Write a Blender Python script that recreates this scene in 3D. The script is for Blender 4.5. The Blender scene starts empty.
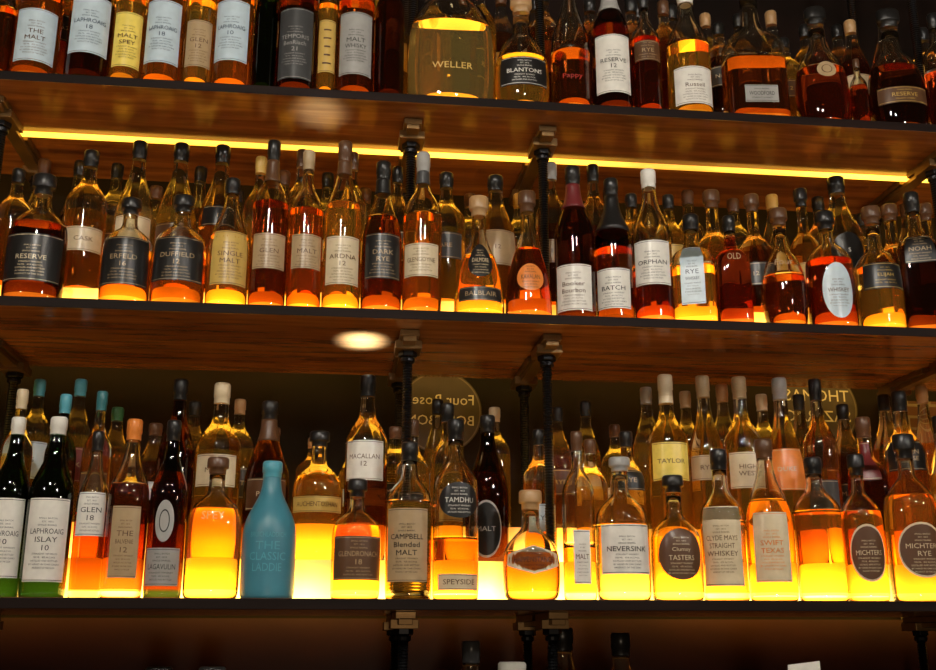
import bpy, math, random
from mathutils import Vector
random.seed(7)
scene = bpy.context.scene
scene.view_settings.view_transform = 'Standard'
scene.view_settings.look = 'None'
# ------------------------------------------------------------ camera
ZC = 1.50
F = 1081.0; PITCH = math.radians(15.8); YAW = math.radians(6.8)
cam_d = bpy.data.cameras.new('camera'); cam = bpy.data.objects.new('camera', cam_d)
scene.collection.objects.link(cam); scene.camera = cam
cam.location = (0, 0, ZC); cam.rotation_euler = (math.pi/2+PITCH, 0, -YAW)
cam_d.sensor_width = 36; cam_d.lens = F/936*36
sp, cp, st, ct = math.sin(PITCH), math.cos(PITCH), math.sin(YAW), math.cos(YAW)
# survey helpers: turn measurements of the photo into metres on a known shelf plane
def X_of(px, Y, z):
    u = (px-468)/F; zr = z-ZC
    return (Y*st+u*(Y*ct*cp+zr*sp))/(ct-u*st*cp)
def Z_of(py, X, Y):
    v = (335-py)/F; g = X*st+Y*ct
    return ZC+g*(sp+v*cp)/(cp-v*sp)
def depth(X, Y, z): return (X*st+Y*ct)*cp+(z-ZC)*sp

# ------------------------------------------------------------ materials
M = {}
def newmat(name):
    m = bpy.data.materials.new(name); m.use_nodes = True
    return m, m.node_tree.nodes, m.node_tree.links, m.node_tree.nodes['Principled BSDF']
def simple(name, col, rough=.5, metal=0, trans=0, ior=1.45, emis=None, es=0, var=.0, scale=30, coat=0):
    if name in M: return M[name]
    m, n, l, b = newmat(name)
    b.inputs['Base Color'].default_value = (*col, 1)
    b.inputs['Roughness'].default_value = rough
    b.inputs['Metallic'].default_value = metal
    b.inputs['Transmission Weight'].default_value = trans
    b.inputs['IOR'].default_value = ior
    b.inputs['Coat Weight'].default_value = coat
    if emis:
        b.inputs['Emission Color'].default_value = (*emis, 1); b.inputs['Emission Strength'].default_value = es
    if var:
        tc = n.new('ShaderNodeTexCoord'); nz = n.new('ShaderNodeTexNoise'); nz.inputs['Scale'].default_value = scale
        mx = n.new('ShaderNodeMix'); mx.data_type = 'RGBA'
        mx.inputs[6].default_value = (*[c*(1-var) for c in col], 1); mx.inputs[7].default_value = (*[min(1, c*(1+var)) for c in col], 1)
        l.new(tc.outputs['Object'], nz.inputs['Vector']); l.new(nz.outputs['Fac'], mx.inputs[0]); l.new(mx.outputs[2], b.inputs['Base Color'])
    M[name] = m; return m
# glass
GL = {'clear': (.98, .95, .82), 'green': (.02, .10, .02), 'dkgreen': (.02, .035, .012), 'brown': (.20, .06, .015), 'black': (.015, .010, .008)}
for k, c in GL.items(): simple('glass_'+k, c, .03, trans=1, ior=1.52)
LQ = {'gold': (1, .56, .07), 'amber': (.88, .29, .025), 'orange': (.82, .21, .016), 'red': (.36, .05, .010), 'dark': (.11, .02, .005), 'pale': (1, .76, .24), 'green': (.004, .016, .003), 'brown': (.42, .10, .014)}
for k, c in LQ.items(): simple('liquid_'+k, c, .03, trans=.94 if k in ('gold', 'amber', 'pale', 'orange') else .97, ior=1.45)
PT = {'black': (.012, .011, .01), 'white': (.72, .69, .62), 'cream': (.62, .51, .33), 'tan': (.40, .28, .15), 'grey': (.33, .32, .30), 'bluegrey': (.48, .58, .64),
      'gold': (.55, .36, .09), 'orange': (.72, .22, .04), 'red': (.35, .03, .02), 'brown': (.10, .045, .02), 'blue': (.05, .30, .42), 'cyan': (.09, .35, .44), 'teal': (.04, .16, .18),
      'yellow': (.80, .62, .12), 'dkgrey': (.05, .05, .05), 'cork': (.42, .25, .11), 'navy': (.03, .05, .09), 'green': (.04, .14, .05), 'wine': (.14, .02, .02)}
for k, c in PT.items(): simple('paint_'+k, c, .30, var=.18, scale=60)
simple('ceramic_blue', (.05, .21, .28), .35, var=.25, scale=25)
simple('metal_black', (.02, .02, .022), .38, metal=.8, var=.3)
simple('metal_brass', (.22, .13, .05), .38, metal=.7, var=.3)

def wood(name, c1, c2, rough=.3, sc=(1.5, 14, 14), spec=.5):
    m, n, l, b = newmat(name)
    tc = n.new('ShaderNodeTexCoord'); mp = n.new('ShaderNodeMapping'); mp.inputs['Scale'].default_value = sc
    nz = n.new('ShaderNodeTexNoise'); nz.inputs['Scale'].default_value = 3; nz.inputs['Detail'].default_value = 8; nz.inputs['Distortion'].default_value = .6
    cr = n.new('ShaderNodeValToRGB'); cr.color_ramp.elements[0].position = .3; cr.color_ramp.elements[1].position = .7
    cr.color_ramp.elements[0].color = (*c1, 1); cr.color_ramp.elements[1].color = (*c2, 1)
    l.new(tc.outputs['Object'], mp.inputs['Vector']); l.new(mp.outputs['Vector'], nz.inputs['Vector'])
    l.new(nz.outputs['Fac'], cr.inputs['Fac']); l.new(cr.outputs['Color'], b.inputs['Base Color'])
    bp = n.new('ShaderNodeBump'); bp.inputs['Strength'].default_value = .10; bp.inputs['Distance'].default_value = .004
    l.new(nz.outputs['Fac'], bp.inputs['Height']); l.new(bp.outputs['Normal'], b.inputs['Normal'])
    b.inputs['Roughness'].default_value = rough; b.inputs['Specular IOR Level'].default_value = spec
    M[name] = m; return m
wood('wood_shelf', (.16, .055, .018), (.36, .145, .042), .17)
wood('wood_edge', (.006, .003, .002), (.014, .006, .004), .6, spec=.12)
wood('wood_wall', (.005, .003, .002), (.013, .006, .004), .6, (1, 8, 2), .12)
wood('wood_cabinet', (.03, .010, .006), (.07, .022, .012), .4)
wood('wood_dado', (.022, .005, .003), (.05, .012, .007), .5, (1, 8, 2), .2)
wood('wood_floor', (.05, .03, .02), (.10, .06, .035), .5)

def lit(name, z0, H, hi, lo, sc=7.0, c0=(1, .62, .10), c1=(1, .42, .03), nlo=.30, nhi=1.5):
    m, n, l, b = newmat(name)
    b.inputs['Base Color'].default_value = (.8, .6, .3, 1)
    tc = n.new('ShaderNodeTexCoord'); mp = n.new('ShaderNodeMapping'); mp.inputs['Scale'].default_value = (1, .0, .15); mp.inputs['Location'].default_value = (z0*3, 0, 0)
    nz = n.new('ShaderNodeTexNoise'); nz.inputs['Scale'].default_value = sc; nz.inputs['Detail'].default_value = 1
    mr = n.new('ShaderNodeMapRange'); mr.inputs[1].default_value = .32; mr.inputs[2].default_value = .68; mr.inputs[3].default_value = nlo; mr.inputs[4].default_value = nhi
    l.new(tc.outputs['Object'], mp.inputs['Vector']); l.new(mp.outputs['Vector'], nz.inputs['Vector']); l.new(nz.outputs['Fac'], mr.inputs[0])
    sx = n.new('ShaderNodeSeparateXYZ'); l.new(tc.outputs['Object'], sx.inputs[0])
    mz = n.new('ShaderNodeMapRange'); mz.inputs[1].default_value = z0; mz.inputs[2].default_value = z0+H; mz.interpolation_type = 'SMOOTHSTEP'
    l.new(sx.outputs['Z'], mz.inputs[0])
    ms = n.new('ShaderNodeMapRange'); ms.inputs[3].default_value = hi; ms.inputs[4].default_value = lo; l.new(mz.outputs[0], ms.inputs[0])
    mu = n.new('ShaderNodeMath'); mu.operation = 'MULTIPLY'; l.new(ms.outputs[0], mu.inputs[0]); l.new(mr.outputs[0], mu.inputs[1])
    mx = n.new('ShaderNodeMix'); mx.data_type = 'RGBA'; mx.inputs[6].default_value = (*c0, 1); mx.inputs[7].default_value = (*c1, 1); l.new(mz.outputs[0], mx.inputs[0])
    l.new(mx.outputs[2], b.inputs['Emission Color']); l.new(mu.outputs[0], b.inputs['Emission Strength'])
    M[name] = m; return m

def brick():
    m, n, l, b = newmat('brick')
    tc = n.new('ShaderNodeTexCoord'); mp = n.new('ShaderNodeMapping'); mp.inputs['Rotation'].default_value = (math.pi/2, 0, 0)
    br = n.new('ShaderNodeTexBrick'); br.inputs['Scale'].default_value = 9
    br.inputs['Color1'].default_value = (.15, .055, .03, 1); br.inputs['Color2'].default_value = (.07, .03, .02, 1); br.inputs['Mortar'].default_value = (.18, .14, .10, 1)
    br.inputs['Mortar Size'].default_value = .03
    l.new(tc.outputs['Object'], mp.inputs['Vector']); l.new(mp.outputs['Vector'], br.inputs['Vector']); l.new(br.outputs['Color'], b.inputs['Base Color'])
    b.inputs['Roughness'].default_value = .9; M['brick'] = m
brick()

# ------------------------------------------------------------ mesh helpers
def mkobj(name, V, Fc, mats, mi=None, smooth=False, bevel=0):
    me = bpy.data.meshes.new(name); me.from_pydata(V, [], Fc)
    for m in mats: me.materials.append(M[m])
    if mi:
        for p, i in zip(me.polygons, mi): p.material_index = i
    if smooth:
        sm = smooth if isinstance(smooth, list) else [True]*len(me.polygons)
        for p, s in zip(me.polygons, sm): p.use_smooth = s
    me.update()
    o = bpy.data.objects.new(name, me); scene.collection.objects.link(o)
    if bevel:
        bv = o.modifiers.new('bevel', 'BEVEL'); bv.width = bevel; bv.segments = 2
    return o
def boxdata(x0, x1, y0, y1, z0, z1, V, Fc, mi, faces_m=(0,)*6):
    b = len(V)
    V += [(x0, y0, z0), (x1, y0, z0), (x1, y1, z0), (x0, y1, z0), (x0, y0, z1), (x1, y0, z1), (x1, y1, z1), (x0, y1, z1)]
    for f, m in zip([(0, 3, 2, 1), (4, 5, 6, 7), (0, 1, 5, 4), (1, 2, 6, 5), (2, 3, 7, 6), (3, 0, 4, 7)], faces_m):
        Fc.append(tuple(b+i for i in f)); mi.append(m)   # bottom, top, front, right, back, left
def box(name, x0, x1, y0, y1, z0, z1, mats, fm=(0,)*6, bevel=0):
    V, Fc, mi = [], [], []; boxdata(x0, x1, y0, y1, z0, z1, V, Fc, mi, fm)
    return mkobj(name, V, Fc, mats, mi, bevel=bevel)
def cyl(V, Fc, mi, cx, cy, prof, seg, m=0, flip=False, rot=0):
    b = len(V); n = len(prof)
    for r, z in prof:
        for i in range(seg):
            a = 2*math.pi*i/seg+rot; V.append((cx+r*math.cos(a), cy+r*math.sin(a), z))
    for k in range(n-1):
        for i in range(seg):
            j = (i+1) % seg; Fc.append((b+k*seg+i, b+k*seg+j, b+(k+1)*seg+j, b+(k+1)*seg+i)); mi.append(m)
    Fc.append(tuple(b+i for i in reversed(range(seg)))); mi.append(m)
    Fc.append(tuple(b+(n-1)*seg+i for i in range(seg))); mi.append(m)

# ------------------------------------------------------------ shelving
YF, YB = 1.80, 2.22
TH = .018
Z = [Z_of(96, X_of(450, YF, 2.46), YF), Z_of(311, X_of(450, YF, 2.04), YF), Z_of(599, X_of(450, YF, 1.56), YF)]
XL, XR = -1.05, 1.75
for z in Z:
    box('bar_shelf', XL, XR, YF, YB, z-TH, z, ['wood_shelf', 'wood_edge'], (0, 0, 1, 1, 1, 1), bevel=.0015)
ROWY = [1.862, 1.98, 2.085]
STEP = [(0, .07, .12), (0, .06, .10), (0, .07, .14)]
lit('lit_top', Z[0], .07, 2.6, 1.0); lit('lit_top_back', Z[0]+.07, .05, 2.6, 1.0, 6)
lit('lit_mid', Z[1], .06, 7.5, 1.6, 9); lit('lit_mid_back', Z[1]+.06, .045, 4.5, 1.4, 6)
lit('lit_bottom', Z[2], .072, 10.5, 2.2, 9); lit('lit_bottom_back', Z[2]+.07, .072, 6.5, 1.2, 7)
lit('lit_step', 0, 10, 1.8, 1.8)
lit('led_strip', Z[0]-.03, .03, 3.2, 3.2, 2.2, (1, .52, .045), (1, .52, .045), .40, 1.5)
litm = ['lit_top', 'lit_mid', 'lit_bottom']
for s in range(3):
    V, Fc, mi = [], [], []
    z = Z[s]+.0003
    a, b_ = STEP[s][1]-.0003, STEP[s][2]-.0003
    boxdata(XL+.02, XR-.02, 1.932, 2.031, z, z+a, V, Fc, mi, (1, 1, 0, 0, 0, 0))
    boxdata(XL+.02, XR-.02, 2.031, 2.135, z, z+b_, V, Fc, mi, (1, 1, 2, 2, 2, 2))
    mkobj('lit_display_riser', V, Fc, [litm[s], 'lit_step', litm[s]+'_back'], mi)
# led strip under the top shelf
V, Fc, mi = [], [], []
zt = Z[0]-TH
boxdata(XL+.02, XR-.02, 2.004, 2.012, zt-.0085, zt-.0003, V, Fc, mi)
mkobj('led_strip_light', V, Fc, ['led_strip'], mi)

# posts and brackets
PX = [X_of(-41, 1.918, 1.8), X_of(406, 1.918, 1.8), X_of(549, 1.918, 1.8), X_of(972, 1.918, 1.8)]
for x in PX:
    for y in (1.918, 2.17):
        V, Fc, mi = [], [], []
        prof = []; z = 1.191
        while z < 3.3:
            prof += [(.0074, z), (.0096, z+.0025)]; z += .005
        cyl(V, Fc, mi, x, y, prof, 12)
        mkobj('threaded_steel_post', V, Fc, ['metal_black'], mi)
    for z in Z:
        V, Fc, mi = [], [], []
        zz = z-TH
        boxdata(x-.017, x+.017, 1.86, 1.99, zz-.012, zz-.0005, V, Fc, mi)
        boxdata(x-.017, x+.017, 2.02, 2.205, zz-.012, zz-.0005, V, Fc, mi)
        boxdata(x-.012, x+.012, 1.86, 2.205, zz-.022, zz-.0122, V, Fc, mi)
        for y, in ((1.918,), (2.17,)):
            boxdata(x-.024, x+.024, y-.03, y+.03, zz-.028, zz-.0125, V, Fc, mi)
            cyl(V, Fc, mi, x, y, [(.016, zz-.038), (.0175, zz-.036), (.0175, zz-.0275), (.016, zz-.0262)], 6, 1)
            cyl(V, Fc, mi, x, y, [(.012, zz-.048), (.013, zz-.046), (.013, zz-.040), (.012, zz-.0385)], 16, 1)
        mkobj('shelf_bracket', V, Fc, ['metal_brass', 'metal_black'], mi, bevel=.001)

# ------------------------------------------------------------ room
xb = X_of(884, 2.35, 1.9)
box('wall_back', -3, 4, 2.35, 2.45, 0, 3.6, ['wood_wall'])
box('wall_brick', xb, 4, 2.325, 2.349, Z[2]-.02, Z[1]-TH, ['brick'])
box('trim_1', -3, 4, 2.32, 2.349, 1.191, Z[2]-.021, ['wood_dado'])
box('floor', -3, 4, -3, 2.45, -.05, 0, ['wood_floor'])
box('back_counter', -1.3, 2.0, 1.72, 2.315, 0.001, 1.19, ['wood_cabinet', 'wood_edge'], (0, 1, 0, 0, 0, 0), bevel=.004)
# folded menu card standing on the counter
yc = 1.80; xc = X_of(803, yc, 1.47); zc_ = Z_of(661, xc, yc)
V = [(xc-.03, yc-.02, 1.1905), (xc+.03, yc-.01, 1.1905), (xc+.03, yc+.003, zc_), (xc-.03, yc-.007, zc_-.006), (xc-.03, yc+.04, 1.1905), (xc+.03, yc+.05, 1.1905)]
mkobj('menu_card', V, [(0, 1, 2, 3), (4, 3, 2, 5)], ['paint_white'])

# ------------------------------------------------------------ text cache
TX = {}
def textmesh(s):
    if s in TX: return TX[s]
    c = bpy.data.curves.new('t', 'FONT'); c.body = s; c.resolution_u = 2; c.align_x = 'CENTER'; c.align_y = 'CENTER'; c.size = 1
    o = bpy.data.objects.new('t', c); scene.collection.objects.link(o)
    bpy.context.view_layer.update()
    me = bpy.data.meshes.new_from_object(o.evaluated_get(bpy.context.evaluated_depsgraph_get()))
    V = [(v.co.x, v.co.y) for v in me.vertices]; Fs = [tuple(p.vertices) for p in me.polygons]
    bpy.data.objects.remove(o); bpy.data.curves.remove(c); bpy.data.meshes.remove(me)
    x0 = min(v[0] for v in V); x1 = max(v[0] for v in V); y0 = min(v[1] for v in V); y1 = max(v[1] for v in V)
    V = [(v[0]-(x0+x1)/2, v[1]-(y0+y1)/2) for v in V]
    TX[s] = (V, Fs, x1-x0, y1-y0); return TX[s]

# wall signs (mirrored lettering, as seen from behind the glass)
def sign(px, py, rpx, txt, mirror=True):
    Y = 2.344; X = X_of(px, Y, 1.9); zc = Z_of(py, X, Y); R = rpx*depth(X, Y, zc)/F
    V, Fc, mi = [], [], []
    def ring(r0, r1, m, y, seg=56):
        b = len(V)
        for i in range(seg):
            a = 2*math.pi*i/seg
            V.append((X+r0*math.cos(a), y, zc+r0*math.sin(a))); V.append((X+r1*math.cos(a), y, zc+r1*math.sin(a)))
        for i in range(seg):
            j = (i+1) % seg; Fc.append((b+2*i, b+2*j, b+2*j+1, b+2*i+1)); mi.append(m)
    ring(.001, R, 0, Y); ring(R*.94, R*.97, 1, Y-.001)
    for k, s in enumerate(txt):
        v, f, w, h = textmesh(s); sc = min(1.6*R/w, .42*R/h); b = len(V)
        for p in v: V.append((X+(-1 if mirror else 1)*p[0]*sc, Y-.002, zc+(.3-.5*k)*R+p[1]*sc))
        for q in f: Fc.append(tuple(b+i for i in q)); mi.append(2)
    mkobj('round_sign', V, Fc, ['sign_bg', 'sign_rim', 'sign_ink'], mi)
simple('sign_bg', (.06, .045, .04), .7, var=.2); simple('sign_ink', (.6, .55, .45), .6); simple('sign_rim', (.14, .11, .09), .6)
sign(440, 412, 42, ['Four Roses', 'BOURBON']); sign(822, 408, 42, ['THOMAS', 'SAZERAC'])

# ------------------------------------------------------------ bottles
SH = {  # profile(r,z), neck cap start, superellipse n
 'std':  ([(.90, 0), (1, .012), (1, .30), (1, .60), (.95, .66), (.66, .72), (.41, .76), (.33, .82), (.32, .97)], .88, 2),
 'tall': ([(.90, 0), (1, .012), (1, .30), (1, .55), (.93, .62), (.70, .69), (.46, .76), (.35, .84), (.33, .97)], .88, 2),
 'slope':([(.90, 0), (1, .015), (1, .25), (1, .48), (.88, .58), (.62, .68), (.42, .76), (.34, .84), (.32, .97)], .88, 2),
 'rnd':  ([(.86, 0), (1, .02), (1, .20), (1, .44), (.93, .54), (.66, .61), (.36, .65), (.30, .72), (.30, .97)], .86, 2),
 'ball': ([(.70, 0), (.86, .02), (.98, .14), (1, .28), (.95, .44), (.74, .57), (.40, .65), (.30, .71), (.29, .97)], .86, 2),
 'sq':   ([(.92, 0), (1, .015), (1, .30), (1, .58), (.90, .65), (.55, .69), (.38, .73), (.34, .80), (.34, .97)], .86, 5),
 'sqd':  ([(.92, 0), (1, .02), (1, .25), (1, .46), (.94, .54), (.55, .60), (.34, .64), (.29, .72), (.29, .97)], .86, 4),
 'squat':([(.88, 0), (1, .02), (1, .25), (1, .52), (.92, .62), (.58, .69), (.33, .73), (.29, .80), (.29, .97)], .85, 2),
 'dec':  ([(.78, 0), (.94, .03), (1, .14), (1.0, .36), (.88, .49), (.58, .58), (.36, .64), (.30, .70), (.29, .97)], .82, 2),
 'cone': ([(.88, 0), (1, .03), (.99, .14), (.90, .32), (.68, .48), (.42, .60), (.30, .68), (.28, .80), (.28, .97)], .84, 2),
 'weller':([(.80, 0), (.96, .03), (1, .15), (1, .35), (.92, .52), (.66, .64), (.32, .70), (.20, .76), (.19, .97)], .84, 2),
 'body': ([(.92, 0), (1, .02), (.96, .12), (.93, .30), (.99, .52), (.92, .60), (.62, .66), (.38, .71), (.33, .78), (.33, .97)], .86, 2),
}
def chaikin(P, it):
    for _ in range(it):
        Q = [P[0]]
        for i in range(len(P)-1):
            a, b = P[i], P[i+1]
            if i > 0: Q.append((a[0]*.75+b[0]*.25, a[1]*.75+b[1]*.25))
            if i < len(P)-2: Q.append((a[0]*.25+b[0]*.75, a[1]*.25+b[1]*.75))
        Q.append(P[-1]); P = Q
    return P
def rad(P, z):
    for i in range(len(P)-1):
        if P[i][1] <= z <= P[i+1][1]:
            d = P[i+1][1]-P[i][1]
            return P[i][0] if d < 1e-9 else P[i][0]+(P[i+1][0]-P[i][0])*(z-P[i][1])/d
    return P[-1][0]
LIST = []
def B(s, row, px, ptop, w, shape='std', liq='amber', fill=.6, cap='black', lab=None, glass='clear', y0=0, opaque=None, name='whiskey_bottle', cs=None, neck=None):
    Y = ROWY[row]+y0; z0 = Z[s]+STEP[s][row]
    X = X_of(px, Y, z0+.09); zt = Z_of(ptop, X, Y)
    if s > 0: zt = min(zt, Z[s-1]-TH-(.024 if row else .030))
    h = max(.15, min(zt-z0, .36)); r = w*depth(X, Y, z0+.1)/F/2*.985
    LIST.append(dict(s=s, X=X, Y=Y, z0=z0, h=h, r=r, shape=shape, liq=liq, fill=fill, cap=cap, lab=lab, glass=glass, opaque=opaque, name=name, row=row, cs=cs, neck=neck))
def L(y0, y1, bg='white', ink='black', t=(), k='rect', w=.86, sm=True, br=None): return dict(y=(y0, y1), bg=bg, ink=ink, t=t, k=k, w=w, sm=sm, br=br)

def build(d):
    P, c0, n = SH[d['shape']]
    if d['cs']: c0 = d['cs']
    h, R = d['h'], d['r']; front = d['row'] == 0
    dr = min(1, .041/R)
    P = [(p[0]*R, p[1]*h) for p in chaikin(P, 2 if front else 1)]
    seg = 32 if front else 22
    if n > 2: seg = 40
    fz = d['fill']*h
    Q = []
    for i, p in enumerate(P):
        if i and P[i-1][1] < fz-1e-5 and p[1] > fz+1e-5: Q.append((rad(P, fz), fz))
        Q.append(p)
    def pt(r, phi, z, off=0):
        rho = (abs(math.sin(phi))**n+abs(math.cos(phi))**n)**(-1/n) if n > 2 else 1
        if n > 2:
            bl = max(0, min(1, (z/h-.56)/.12)); rho = rho*(1-bl)+bl
        f = (r+off)*rho
        return (f*math.sin(phi), -f*math.cos(phi)*dr-(off*(1-dr)*math.cos(phi)), z)
    V, Fc, mi, sm = [], [], [], []
    mats = []
    def mid(m):
        if m not in mats: mats.append(m)
        return mats.index(m)
    op = d['opaque']
    gl = mid(op or 'glass_'+d['glass']); lq = mid(op or 'liquid_'+d['liq'])
    def lathe(prof, mfun, inward=False, caps=(True, True), cm=None):
        b = len(V)
        for r, z in prof:
            for i in range(seg): V.append(pt(r, 2*math.pi*i/seg, z))
        for k in range(len(prof)-1):
            m = mfun((prof[k][1]+prof[k+1][1])/2)
            for i in range(seg):
                j = (i+1) % seg; q = (b+k*seg+i, b+k*seg+j, b+(k+1)*seg+j, b+(k+1)*seg+i)
                Fc.append(q[::-1] if inward else q); mi.append(m); sm.append(True)
        lo = tuple(b+i for i in range(seg)); hi = tuple(b+(len(prof)-1)*seg+i for i in range(seg))
        Fc.append(lo if inward else lo[::-1]); mi.append(cm if cm is not None else mfun(prof[0][1])); sm.append(False)
        Fc.append(hi[::-1] if inward else hi); mi.append(mfun(prof[-1][1])); sm.append(False)
    gb = .014 if front and not op and d['liq'] != 'green' else 0     # thick clear glass foot
    if gb:
        Q2 = []
        for i, p in enumerate(Q):
            if i and Q[i-1][1] < gb-1e-5 and p[1] > gb+1e-5: Q2.append((rad(P, gb), gb))
            Q2.append(p)
        Q = Q2
    lathe(Q, lambda z: gl if z < gb*.98 else (lq if z < fz else gl))
    if not op and front:
        t = .0032
        C = [(max(.004, r-t), z) for r, z in Q if fz <= z <= .955*h]
        if len(C) > 2: lathe(C, lambda z: gl, inward=True, cm=lq)
    # cap / capsule
    rn = rad(P, .9*h)
    cm = mid('paint_'+d['cap'])
    cz = c0*h
    if d['shape'] in ('dec', 'weller', 'rnd', 'ball', 'sqd', 'cone', 'squat') and d['cap'] != 'none':
        zs_ = cz+(h-cz)*.35
        capP = [(rn*1.04, cz), (rn*1.07, cz+.001), (rn*1.07, zs_-.001), (rn*1.34, zs_), (rn*1.40, zs_+.002), (rn*1.38, h-.003), (rn*1.22, h)]
    else:
        capP = [(rn*1.04, cz), (rn*1.06, cz+.001), (rn*1.05, cz+(h-cz)*.3), (rn*1.14, cz+(h-cz)*.3+.001), (rn*1.13, h-.003), (rn*.98, h)]
    lathe(capP, lambda z: cm)
    if d['neck']:
        nm = mid('paint_'+d['neck'][0]); z1 = d['neck'][1]*h
        NP = [(rad(P, z)*1.04+.0004, z) for z in [z1+(cz-z1)*i/8 for i in range(9)]]
        lathe(NP, lambda z: nm)
    def wrap(u, v, off):
        z = max(.002, min(v, h*.9)); r = rad(P, z)
        phi = math.atan(u/R) if n > 2 else u/R
        return pt(r, phi, z, off)
    def patch(u0, u1, v0, v1, off, m, nu=14, nv=5):
        b = len(V)
        for j in range(nv+1):
            for i in range(nu+1): V.append(wrap(u0+(u1-u0)*i/nu, v0+(v1-v0)*j/nv, off))
        for j in range(nv):
            for i in range(nu):
                a = b+j*(nu+1)+i; Fc.append((a, a+1, a+nu+2, a+nu+1)); mi.append(m); sm.append(True)
    def oval(uc, vc, ru, rv, off, m, seg2=28):
        b = len(V); K = 5; V.append(wrap(uc, vc, off))
        for k in range(1, K+1):
            for i in range(seg2):
                a = 2*math.pi*i/seg2; V.append(wrap(uc+ru*k/K*math.cos(a), vc+rv*k/K*math.sin(a), off))
        for i in range(seg2):
            j = (i+1) % seg2; Fc.append((b, b+1+i, b+1+j)); mi.append(m); sm.append(True)
            for k in range(K-1):
                p = b+1+k*seg2; Fc.append((p+i, p+seg2+i, p+seg2+j, p+j)); mi.append(m); sm.append(True)
    def text(s, uc, vc, wmax, hmax, off, m):
        v, f, w, hh = textmesh(s); sy = hmax/hh; sx = min(sy*1.15, wmax/w); sy = min(sy, sx*1.5); b = len(V)
        for p in v: V.append(wrap(uc+p[0]*sx, vc+p[1]*sy, off))
        for q in f: Fc.append(tuple(b+i for i in q)); mi.append(m); sm.append(True)
    labs = d['lab'] or []
    if isinstance(labs, dict): labs = [labs]
    for lb in labs:
        yf = d['Y']-R*dr
        if 'z' in lb: zb, ztp = lb['z'][0]*h, lb['z'][1]*h
        else: zb = Z_of(lb['y'][1], d['X'], yf)-d['z0']; ztp = Z_of(lb['y'][0], d['X'], yf)-d['z0']
        zb = max(zb, .006); ztp = min(ztp, h*.84)
        if ztp-zb < .01: continue
        H = ztp-zb; vc = (ztp+zb)/2
        hw = R*lb['w']*(1.15 if n == 2 else .9)
        bg = mid('paint_'+lb['bg']); ik = mid('paint_'+lb['ink'])
        if lb['k'] == 'rect':
            patch(-hw, hw, zb, ztp, .0005, bg)
            e = min(.0022, H*.06)
            bm = mid('paint_'+(lb['br'] or lb['ink']))
            if H > .02:
                patch(-hw*.95, hw*.95, zb+e, zb+e*1.4, .0009, bm, 12, 1); patch(-hw*.95, hw*.95, ztp-e*1.4, ztp-e, .0009, bm, 12, 1)
        elif lb['k'] == 'oval':
            hw = min(hw, R*lb['w']*1.1)
            oval(0, vc, hw, H/2, .0005, bg)
            if not lb['t']: oval(0, vc, hw*.55, H/2*.55, .0009, ik); oval(0, vc, hw*.45, H/2*.48, .0012, bg)
        elif lb['k'] == 'ringed':
            hw = min(hw, R*lb['w']*1.1)
            oval(0, vc, hw, H/2, .0005, ik); oval(0, vc, hw*.92, H/2*.92, .0008, bg)
        elif lb['k'] == 'diam':
            b = len(V); nseg = 12
            for i in range(nseg+1):
                u = -hw+2*hw*i/nseg; q = H/2*(1-.6*abs(u)/hw)
                V.append(wrap(u, vc-q, .0005)); V.append(wrap(u, vc+q, .0005))
            for i in range(nseg): Fc.append((b+2*i, b+2*i+2, b+2*i+3, b+2*i+1)); mi.append(bg); sm.append(True)
        T = list(lb['t']); tw = hw*1.55 if lb['k'] in ('rect', 'none') else hw*1.4
        tot = len(T)
        if tot:
            lh = min(H*.46/tot, .0085); span = lh*1.55
            if lb['k'] == 'none': lh = min(H*.7/tot, .013); span = lh*1.35
            for i, s_ in enumerate(T):
                text(s_, 0, vc+(tot-1)/2*span-i*span, tw*(.75 if i % 2 else .95), lh, .0014, ik)
            if lb['sm'] and H > .03 and front:
                zl = vc-(tot/2)*span-.003; zu = vc+(tot/2)*span+.003; k_ = 0
                SM = ['STRAIGHT WHISKEY', '750 ML   45% ALC/VOL', 'DISTILLED AND BOTTLED', 'BY HAND IN OAK CASKS', 'PRODUCT OF THE GLEN']
                while zl-.0055*k_-zb > .006 and k_ < 5:
                    text(SM[k_], 0, zl-.0055*k_, tw*(.85, .6, .75)[k_ % 3], .0026, .0014, ik); k_ += 1
                k_ = 0
                while ztp-(zu+.0055*k_) > .006 and k_ < 3:
                    text(['SINGLE BARREL', 'EST. 1815', 'SMALL BATCH'][k_], 0, zu+.0055*k_, tw*(.6, .35, .5)[k_], .0026, .0014, ik); k_ += 1
        elif lb['k'] == 'rect' and H > .02:
            for i in range(5):
                vv = zb+H*(.15+.16*i); q = hw*(.3+.35*random.random())
                patch(-q, q, vv, vv+H*.03, .0009, ik, 6, 1)
    o = mkobj(d['name'], V, Fc, mats, mi, smooth=sm)
    o.location = (d['X'], d['Y'], d['z0']+.0004)
    o.rotation_euler[2] = -math.atan2(d['X'], d['Y'])*.8+math.radians(random.uniform(-9, 9)) if dr > .97 else -math.atan2(d['X'], d['Y'])*.25
    return o

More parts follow.
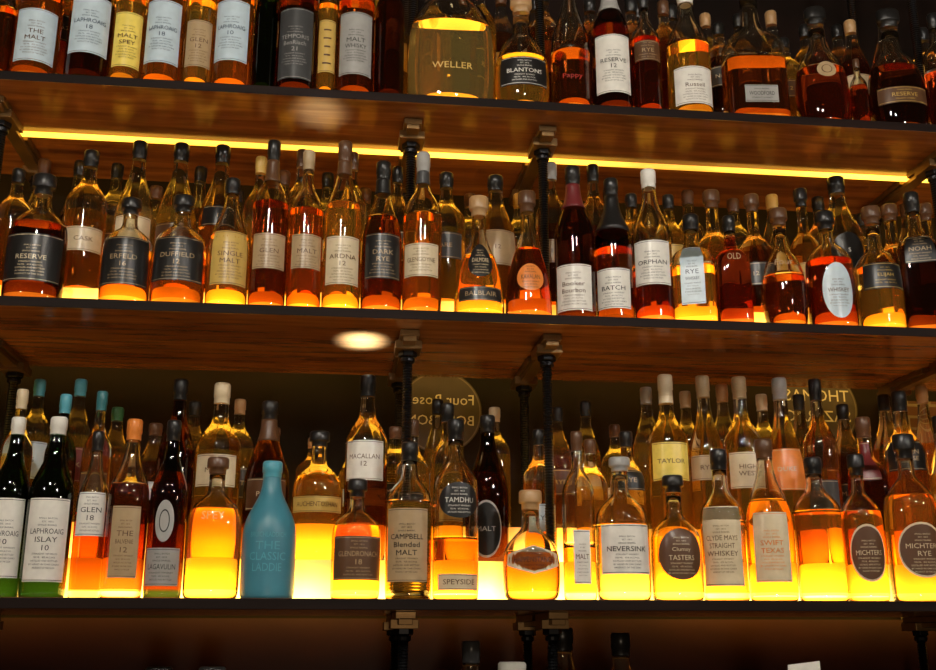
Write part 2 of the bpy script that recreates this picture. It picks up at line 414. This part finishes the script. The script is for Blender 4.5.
# ---- top shelf, front
B(0, 0, 7, -60, 24, 'std', 'brown', .5, 'black')
B(0, 0, 31, -60, 46, 'std', 'orange', .62, 'black', L(8, 60, 'bluegrey', 'brown', ('THE', 'MALT'), 'rect'))
B(0, 0, 89, -75, 44, 'std', 'dark', .6, 'black', L(-5, 52, 'bluegrey', 'navy', ('LAPHROAIG', '18')), 'dkgreen')
B(0, 0, 127, -60, 32, 'std', 'gold', .6, 'gold', L(12, 66, 'yellow', 'brown', ('MALT', 'SPEY')))
B(0, 0, 163, -75, 40, 'std', 'amber', .6, 'black', L(0, 62, 'bluegrey', 'navy', ('LAPHROAIG', '18')))
B(0, 0, 199, -55, 30, 'std', 'gold', .6, 'gold', L(20, 66, 'tan', 'brown', ('GLEN', '12')))
B(0, 0, 232, -75, 40, 'std', 'amber', .6, 'black', L(0, 60, 'bluegrey', 'navy', ('LAPHROAIG', '10')))
B(0, 0, 264, -70, 24, 'std', 'green', .6, 'black', None, 'green')
B(0, 0, 297, -60, 40, 'std', 'dark', .6, 'black', L(8, 78, 'dkgrey', 'grey', ('TEMPORIS', 'BenRiach', '21')), 'brown')
B(0, 0, 326, -55, 20, 'std', 'gold', .6, 'gold', L(20, 72, 'gold', 'brown', ()))
B(0, 0, 355, -70, 38, 'std', 'brown', .6, 'white', L(12, 74, 'grey', 'black', ('MALT', 'WHISKY')))
B(0, 0, 389, -45, 30, 'std', 'dark', .7, 'black', None, 'black')
B(0, 0, 457, -75, 92, 'weller', 'pale', .50, 'cork', L(46, 84, 'cream', 'gold', ('WELLER',), 'none', w=.62, sm=False), name='whiskey_decanter')
B(0, 0, 516, -2, 58, 'ball', 'gold', .45, 'cork', L(56, 84, 'black', 'white', ('BLANTONS',)), name='whiskey_decanter')
B(0, 0, 571, -25, 40, 'slope', 'brown', .42, 'black', L(60, 92, 'red', 'red', ('Pappy',), 'none', sm=False))
B(0, 0, 612, -25, 40, 'tall', 'dark', .6, 'grey', L(34, 92, 'white', 'black', ('RESERVE', '12')), 'brown', neck=('grey', .72))
B(0, 0, 647, -5, 30, 'std', 'red', .62, 'black', L(40, 60, 'brown', 'tan', ('RYE',)))
B(0, 0, 690, -10, 44, 'tall', 'gold', .55, 'white', L(66, 103, 'white', 'brown', ('Russell',)))
B(0, 0, 755, -25, 62, 'sqd', 'brown', .40, 'black', L(85, 102, 'grey', 'black', ('WOODFORD',), w=.6), name='whiskey_decanter')
B(0, 0, 823, 10, 56, 'ball', 'red', .48, 'black', L(60, 76, 'tan', 'brown', (), 'oval', w=.35), name='whiskey_decanter')
B(0, 0, 858, 60, 18, 'std', 'red', .6, 'brown', None, y0=-.01)
B(0, 0, 897, 12, 58, 'ball', 'dark', .52, 'black', L(86, 102, 'brown', 'gold', ('RESERVE',)), name='whiskey_decanter')
B(0, 0, 943, 15, 30, 'std', 'red', .5, 'black')
# top back
for px, tp, lq in ((58, -40, 'orange'), (110, -40, 'amber'), (145, -40, 'gold'), (215, -40, 'gold'), (280, -50, 'brown'), (336, -60, 'gold'), (380, -40, 'amber'), (430, -20, 'gold'), (480, -20, 'gold'), (545, -10, 'brown'), (592, 0, 'red'), (634, 0, 'red'), (722, 25, 'dark'), (787, 40, 'gold'), (930, 30, 'red')):
    B(0, 1, px, tp, 34, 'std', lq, .6, 'black')
# ---- middle shelf, front
B(1, 0, 36, 176, 58, 'squat', 'dark', .6, 'black', L(233, 280, 'black', 'cream', ('RESERVE',), 'rect', w=1.0), cs=.84)
B(1, 0, 127, 200, 50, 'squat', 'amber', .5, 'black', L(236, 284, 'black', 'tan', ('ERFELD', '16'), w=1.0))
B(1, 0, 179, 197, 54, 'squat', 'amber', .5, 'black', L(236, 280, 'black', 'tan', ('DUFFIELD', '12'), w=1.0))
B(1, 0, 228, 180, 42, 'slope', 'gold', .55, 'black', L(230, 284, 'gold', 'brown', ('SINGLE', 'MALT')))
B(1, 0, 268, 142, 38, 'std', 'brown', .62, 'black', L(233, 268, 'tan', 'brown', ('GLEN',)), neck=('brown', .75))
B(1, 0, 305, 152, 36, 'std', 'orange', .62, 'tan', L(234, 268, 'tan', 'brown', ('MALT',)))
B(1, 0, 341, 143, 40, 'tall', 'gold', .62, 'brown', L(236, 284, 'cream', 'brown', ('ARDNA', '12')), neck=('brown', .8))
B(1, 0, 381, 163, 42, 'slope', 'brown', .62, 'black', L(233, 278, 'black', 'tan', ('DARK', 'RYE')), neck=('black', .78))
B(1, 0, 422, 154, 40, 'std', 'amber', .60, 'grey', L(243, 276, 'cream', 'brown', ('GLENGOYNE',)), neck=('dkgrey', .8))
B(1, 0, 479, 198, 52, 'cone', 'gold', .5, 'cork', [L(240, 276, 'black', 'cream', ('DALMORE',), 'oval', w=.6), L(286, 300, 'black', 'tan', ('BALBLAIR',))])
B(1, 0, 528, 193, 48, 'cone', 'brown', .55, 'brown', L(262, 290, 'orange', 'brown', ('KAVALAN',), 'oval', w=.6))
B(1, 0, 576, 168, 42, 'tall', 'dark', .8, 'black', L(264, 310, 'white', 'brown', ('Booker', 'Bourbon')), 'brown', neck=('wine', .72), name='bourbon_bottle')
B(1, 0, 614, 180, 40, 'tall', 'brown', .5, 'black', L(268, 308, 'white', 'black', ('BATCH',)), 'brown', neck=('black', .62))
B(1, 0, 653, 171, 42, 'tall', 'red', .34, 'white', L(240, 284, 'white', 'black', ('ORPHAN',)))
B(1, 0, 694, 216, 44, 'sq', 'gold', .5, 'black', L(246, 304, 'bluegrey', 'navy', ('RYE', 'WHISKEY'), w=.6))
B(1, 0, 733, 217, 34, 'sq', 'red', .8, 'black', L(250, 262, 'brown', 'tan', ('OLD',), 'none', sm=False, w=.6), 'clear')
B(1, 0, 784, 210, 44, 'ball', 'brown', .42, 'brown', L(250, 270, 'tan', 'tan', ('Four',), 'none', sm=False, w=.6))
B(1, 0, 831, 213, 48, 'squat', 'red', .58, 'black', L(262, 318, 'bluegrey', 'brown', ('WHISKEY',), 'oval', w=.6), name='bourbon_bottle')
B(1, 0, 879, 208, 46, 'rnd', 'gold', .5, 'brown', L(262, 288, 'black', 'gold', ('ELIJAH',)), name='bourbon_bottle')
B(1, 0, 922, 194, 40, 'sq', 'dark', .6, 'black', L(235, 262, 'black', 'tan', ('NOAH',)), name='bourbon_bottle')
# middle step 1
for a in ((10, 170, 36, 'std', 'amber', 'black', None), (82, 152, 42, 'std', 'amber', 'black', L(226, 250, 'cream', 'brown', ('CASK',))), (131, 140, 40, 'slope', 'pale', 'black', L(215, 240, 'cream', 'brown', ('ISLE',))),
          (174, 141, 42, 'slope', 'gold', 'black', None), (216, 144, 42, 'slope', 'amber', 'black', L(205, 225, 'black', 'tan', ('12',))), (256, 158, 32, 'std', 'gold', 'gold', None), (298, 143, 34, 'std', 'amber', 'brown', None),
          (350, 142, 32, 'std', 'gold', 'brown', None), (396, 168, 32, 'std', 'amber', 'black', None), (446, 174, 40, 'std', 'gold', 'black', L(232, 258, 'dkgrey', 'tan', ('RARE',))),
          (496, 177, 44, 'slope', 'amber', 'black', None), (553, 152, 34, 'std', 'brown', 'grey', None), (596, 157, 34, 'std', 'red', 'black', None), (634, 195, 34, 'std', 'amber', 'black', None),
          (672, 196, 32, 'std', 'gold', 'black', None), (716, 192, 42, 'rnd', 'amber', 'brown', None), (757, 196, 38, 'rnd', 'brown', 'brown', None), (808, 190, 34, 'rnd', 'amber', 'black', None),
          (845, 170, 46, 'tall', 'gold', 'black', L(232, 268, 'black', 'white', ('S',), 'oval', w=.7)), (897, 206, 40, 'rnd', 'brown', 'brown', None), (934, 205, 34, 'rnd', 'red', 'brown', None)):
    B(1, 1, a[0], a[1], a[2], a[3], a[4], .55, a[5], a[6])
for px, tp, lq in ((35, 152, 'gold'), (72, 137, 'dark'), (110, 165, 'gold'), (195, 165, 'pale'), (280, 165, 'gold'), (325, 170, 'gold'), (420, 185, 'gold'), (470, 195, 'gold'), (520, 195, 'gold'), (575, 170, 'amber'), (612, 168, 'brown'),
                   (652, 190, 'gold'), (692, 185, 'gold'), (738, 200, 'gold'), (778, 195, 'gold'), (825, 195, 'red'), (868, 215, 'gold'), (915, 205, 'amber')):
    B(1, 2, px, tp, 34, random.choice(['std', 'slope', 'tall']), lq, .55, random.choice(['black', 'brown', 'black', 'gold']))
# ---- bottom shelf, front
B(2, 0, 8, 418, 40, 'tall', 'green', .7, 'white', L(498, 578, 'white', 'black', ('LAPHROAIG', '10')), 'green', y0=.006, cs=.9)
B(2, 0, 50, 418, 50, 'tall', 'green', .7, 'white', L(498, 582, 'white', 'black', ('LAPHROAIG', 'ISLAY', '10')), 'green', y0=-.004, cs=.9)
B(2, 0, 90, 432, 36, 'tall', 'orange', .5, 'black', L(492, 536, 'white', 'black', ('GLEN', '18')), y0=.012)
B(2, 0, 122, 420, 46, 'tall', 'brown', .62, 'orange', [L(506, 578, 'tan', 'brown', ('THE', 'BALVENIE', '12'), w=.62)], name='whiskey_bottle')
B(2, 0, 166, 421, 42, 'tall', 'dark', .7, 'black', [L(500, 542, 'grey', 'black', (), 'oval', w=.45), L(548, 586, 'grey', 'black', ('LAGAVULIN',))], 'dkgreen')
B(2, 0, 209, 458, 58, 'squat', 'gold', .62, 'brown', L(505, 525, 'gold', 'gold', ('SPEY',), 'none', sm=False, w=.5), 'clear', cs=.88)
B(2, 0, 269, 462, 54, 'slope', 'amber', .5, 'cyan', L(516, 586, 'cyan', 'cyan', ('BRUICHLADDICH', 'THE', 'CLASSIC', 'LADDIE'), 'none', w=.8, sm=False), opaque='ceramic_blue', name='blue_whiskey_bottle', cs=.88)
B(2, 0, 356, 480, 50, 'squat', 'gold', .6, 'black', L(536, 580, 'brown', 'tan', ('GLENDRONACH', '18'), w=1))
B(2, 0, 409, 443, 48, 'std', 'gold', .6, 'black', L(508, 582, 'tan', 'black', ('CAMPBELL', 'Blended', 'MALT')), name='whiskey_bottle')
B(2, 0, 455, 420, 48, 'std', 'amber', .32, 'black', [L(482, 518, 'black', 'white', ('TAMDHU',), 'oval', w=.86), L(574, 590, 'cream', 'brown', ('SPEYSIDE',))], y0=.0)
B(2, 0, 531, 491, 58, 'dec', 'orange', .42, 'cork', L(545, 574, 'cream', 'brown', ('HAPPENSTANCE',), 'diam', w=.95), name='whiskey_decanter')
B(2, 0, 580, 432, 34, 'std', 'gold', .3, 'brown', L(530, 584, 'white', 'brown', ('MALT',), w=.45))
B(2, 0, 622, 458, 56, 'squat', 'pale', .5, 'grey', L(524, 574, 'white', 'black', ('NEVERSINK',), w=.9), cs=.9)
B(2, 0, 676, 476, 52, 'rnd', 'gold', .5, 'black', L(528, 580, 'brown', 'cream', ('Clumsy', 'TASTERS'), 'oval', w=.85))
B(2, 0, 724, 450, 46, 'body', 'gold', .5, 'black', L(506, 586, 'cream', 'brown', ('CLYDE MAYS', 'STRAIGHT', 'WHISKEY')), name='bourbon_bottle')
B(2, 0, 771, 440, 48, 'slope', 'gold', .6, 'brown', L(512, 582, 'cream', 'orange', ('SWIFT', 'TEXAS'), w=.68), name='bourbon_bottle')
B(2, 0, 820, 458, 48, 'std', 'gold', .6, 'black', [L(484, 502, 'black', 'brown', ('VINCULUM',), 'none', w=1, sm=False)])
B(2, 0, 864, 455, 42, 'squat', 'gold', .6, 'black', L(524, 582, 'brown', 'cream', ('MICHTERS',), 'ringed', w=.82), name='bourbon_bottle')
B(2, 0, 915, 435, 54, 'squat', 'gold', .62, 'black', L(522, 578, 'brown', 'cream', ('MICHTERS', 'RYE'), 'ringed', w=.86), name='bourbon_bottle')
# bottom step 1
B(2, 1, 10, 390, 32, 'std', 'gold', .6, 'cream', None)
B(2, 1, 55, 395, 32, 'std', 'dark', .6, 'cyan', None, 'dkgreen')
B(2, 1, 92, 392, 30, 'std', 'amber', .6, 'teal', None)
B(2, 1, 172, 380, 38, 'tall', 'dark', .6, 'black', None, 'brown')
B(2, 1, 215, 384, 46, 'std', 'gold', .6, 'cream', L(454, 486, 'cream', 'brown', ('MALT',)))
B(2, 1, 265, 402, 46, 'slope', 'dark', .6, 'black', L(478, 510, 'brown', 'cream', ('PORT',)), 'brown', neck=('brown', .74))
B(2, 1, 317, 432, 52, 'squat', 'gold', .6, 'black', L(496, 512, 'gold', 'brown', ('AUCHENTOSHAN',), w=1), cs=.88)
B(2, 1, 365, 376, 44, 'std', 'brown', .5, 'black', L(440, 480, 'white', 'brown', ('MACALLAN', '12')))
B(2, 1, 412, 420, 36, 'std', 'gold', .6, 'brown', None)
B(2, 1, 447, 404, 36, 'std', 'gold', .6, 'black', None)
B(2, 1, 488, 416, 42, 'slope', 'dark', .6, 'black', L(500, 558, 'black', 'grey', ('MALT',), 'ringed', w=.7), 'black')
B(2, 1, 540, 430, 34, 'std', 'amber', .6, 'black', None)
B(2, 1, 592, 440, 34, 'std', 'gold', .6, 'brown', None)
B(2, 1, 629, 432, 36, 'std', 'gold', .6, 'black', L(470, 490, 'black', 'tan', ('RYE',)))
B(2, 1, 674, 372, 44, 'std', 'gold', .62, 'cream', L(442, 480, 'yellow', 'brown', ('TAYLOR',)), neck=('cream', .84), name='bourbon_bottle')
B(2, 1, 710, 374, 40, 'tall', 'gold', .6, 'tan', L(455, 480, 'tan', 'brown', ('RYE',)))
B(2, 1, 746, 374, 42, 'std', 'gold', .6, 'tan', L(452, 488, 'cream', 'brown', ('HIGH', 'WEST')))
B(2, 1, 790, 375, 42, 'slope', 'gold', .6, 'grey', L(448, 490, 'orange', 'cream', ('DUKE',)))
B(2, 1, 826, 376, 36, 'std', 'amber', .5, 'black', L(480, 510, 'dkgrey', 'cream', ('12',)))
B(2, 1, 872, 418, 40, 'sq', 'red', .6, 'brown', L(440, 480, 'wine', 'tan', ('BALCONES',)))
B(2, 1, 912, 392, 42, 'std', 'amber', .6, 'black', L(440, 470, 'black', 'tan', ('RITTEN', 'HOUSE')))
for px, tp, lq, cp_ in ((30, 380, 'gold', 'cyan'), (72, 380, 'gold', 'cyan'), (112, 408, 'amber', 'green'), (190, 402, 'amber', 'black'), (236, 400, 'gold', 'cork'), (437, 400, 'gold', 'black'), (495, 408, 'gold', 'cream'), (566, 408, 'amber', 'black'), (585, 402, 'gold', 'black'),
                       (612, 425, 'gold', 'brown'), (650, 388, 'gold', 'grey'), (690, 392, 'gold', 'tan'), (728, 385, 'gold', 'cork'), (768, 395, 'gold', 'cream'), (806, 395, 'amber', 'black'), (850, 405, 'brown', 'black'), (893, 395, 'amber', 'black'), (933, 385, 'amber', 'cork')):
    B(2, 2, px, tp, 32, random.choice(['std', 'slope', 'tall']), lq, .6, cp_)
# keep neighbours from touching: small shuffles, then slight slimming
for it in range(80):
    for i, a in enumerate(LIST):
        for b in LIST[i+1:]:
            if a['s'] != b['s'] or a['row'] != b['row']: continue
            dx = b['X']-a['X']; gap = a['r']+b['r']+.001-abs(dx)
            if gap > 0:
                sgn = 1 if dx >= 0 else -1
                a['X'] -= sgn*gap*.12; b['X'] += sgn*gap*.12
                a['r'] *= .996; b['r'] *= .996
# fillers
def fits(s, row, x, r):
    return all(not (q['s'] == s and q['row'] == row and abs(q['X']-x) < q['r']+r+.002) for q in LIST)
for s in range(3):
    for row in range(3):
        x = XL+.1
        while x < XR-.1:
            infr = -.62 < x < 1.15
            r = .034
            if not (infr and row == 0) and (infr or row < 2) and fits(s, row, x, r):
                h = random.uniform(.26, .30)
                if s == 2 and infr: h = random.uniform(.17, .20)
                if s == 1: h = random.uniform(.22, .27)
                LIST.append(dict(s=s, X=x, Y=ROWY[row], z0=Z[s]+STEP[s][row], h=h, r=r, shape=random.choice(['std', 'slope', 'tall']), liq=random.choice(['gold', 'amber', 'brown', 'red'] if s == 0 else ['gold', 'amber', 'gold', 'brown']), fill=.6,
                                 cap=random.choice(['black', 'brown', 'cork', 'black']), lab=None, glass='clear', opaque=None, name='whiskey_bottle', row=row, cs=None, neck=None))
                x += .03
            x += .012
# plain bottles behind get a small paper label too
rl = random.Random(3)
for d in LIST:
    if d['lab'] is None and d['row'] > 0 and rl.random() < .7:
        bg, ik = rl.choice([('cream', 'brown'), ('tan', 'brown'), ('black', 'tan'), ('dkgrey', 'cream'), ('brown', 'gold'), ('gold', 'brown'), ('bluegrey', 'navy'), ('wine', 'tan')])
        q = L(0, 0, bg, ik, (rl.choice(['MALT', 'RYE', 'No.7', '12', '15', 'CASK', 'OAK']),)); z0_ = rl.uniform(.2, .3); q['z'] = (z0_, z0_+rl.uniform(.15, .26)); d['lab'] = q
# bottles on the back counter
for px, tp, w, cp_ in ((471, 641, 26, 'dkgrey'), (512, 662, 40, 'white'), (563, 628, 32, 'black'), (621, 633, 28, 'black'), (160, 667, 36, 'black'), (213, 667, 36, 'dkgrey')):
    Y = 1.95 if px != 563 else 2.04; X = X_of(px, Y, 1.47); zt = Z_of(tp, X, Y)
    LIST.append(dict(s=5, X=X, Y=Y, z0=1.1905, h=zt-1.1905, r=w/620, shape='tall', liq='amber', fill=.5, cap=cp_, lab=None, glass='clear', opaque=None, name='whiskey_bottle', row=0, cs=.88, neck=None))
for d in LIST: build(d)
print('bottles', len(LIST))

# ------------------------------------------------------------ lights
def area(name, loc, tgt, size, e, col):
    l = bpy.data.lights.new(name, 'AREA'); l.energy = e; l.size = size; l.color = col
    o = bpy.data.objects.new(name, l); scene.collection.objects.link(o); o.location = loc
    o.rotation_euler = (Vector(tgt)-Vector(loc)).to_track_quat('-Z', 'Y').to_euler(); return o
area('front_fill', (-.5, -.5, 3.2), (.2, 2, 1.9), .15, 26, (1, .92, .80))  # unseen fill added in front to lift labels and glass
area('front_fill', (1.3, -.3, 2.6), (.5, 2, 1.9), .12, 12, (1, .95, .90))  # second added front fill, from the right
area('low_fill', (.2, -1.2, 1.0), (.3, 2, 2.2), .22, 9, (1, .78, .55))  # unseen low fill added behind the camera, aimed upward
area('glint_light', (-1.3, .3, 2.3), (.1, 2, 1.9), .07, 6, (1, .9, .75))  # this and the next ones: small unseen lights added for bottle highlights
area('glint_light', (.45, .1, 2.9), (.3, 2, 1.9), .07, 6, (1, .9, .75))
area('glint_light', (1.9, .6, 2.2), (.6, 2, 1.9), .07, 4, (1, .9, .75))
def spot(name, px, Y, z, loc, e, deg):
    sl = bpy.data.lights.new(name, 'SPOT'); sl.energy = e; sl.spot_size = math.radians(deg); sl.spot_blend = 1.0; sl.color = (.50, .76, 1); sl.shadow_soft_size = .02
    so = bpy.data.objects.new(name, sl); scene.collection.objects.link(so)
    tx = X_of(px, Y, z); so.location = (tx+loc[0], loc[1], loc[2])
    so.rotation_euler = (Vector((tx, Y, z))-so.location).to_track_quat('-Z', 'Y').to_euler()
spot('reflection_spot', 362, 1.95, Z[1]-TH, (0, 1.1, 1.1), 3200, 4.0)  # added spot, stands in for a white reflection under the middle shelf
spot('reflection_spot', 320, 1.86, Z[0]-TH, (0, 1.0, 1.5), 260, 5)  # added weaker spot, imitates streaky reflections under the top shelf
w = bpy.data.worlds.new('world'); scene.world = w; w.use_nodes = True
w.node_tree.nodes['Background'].inputs[0].default_value = (1, .62, .35, 1); w.node_tree.nodes['Background'].inputs[1].default_value = .03
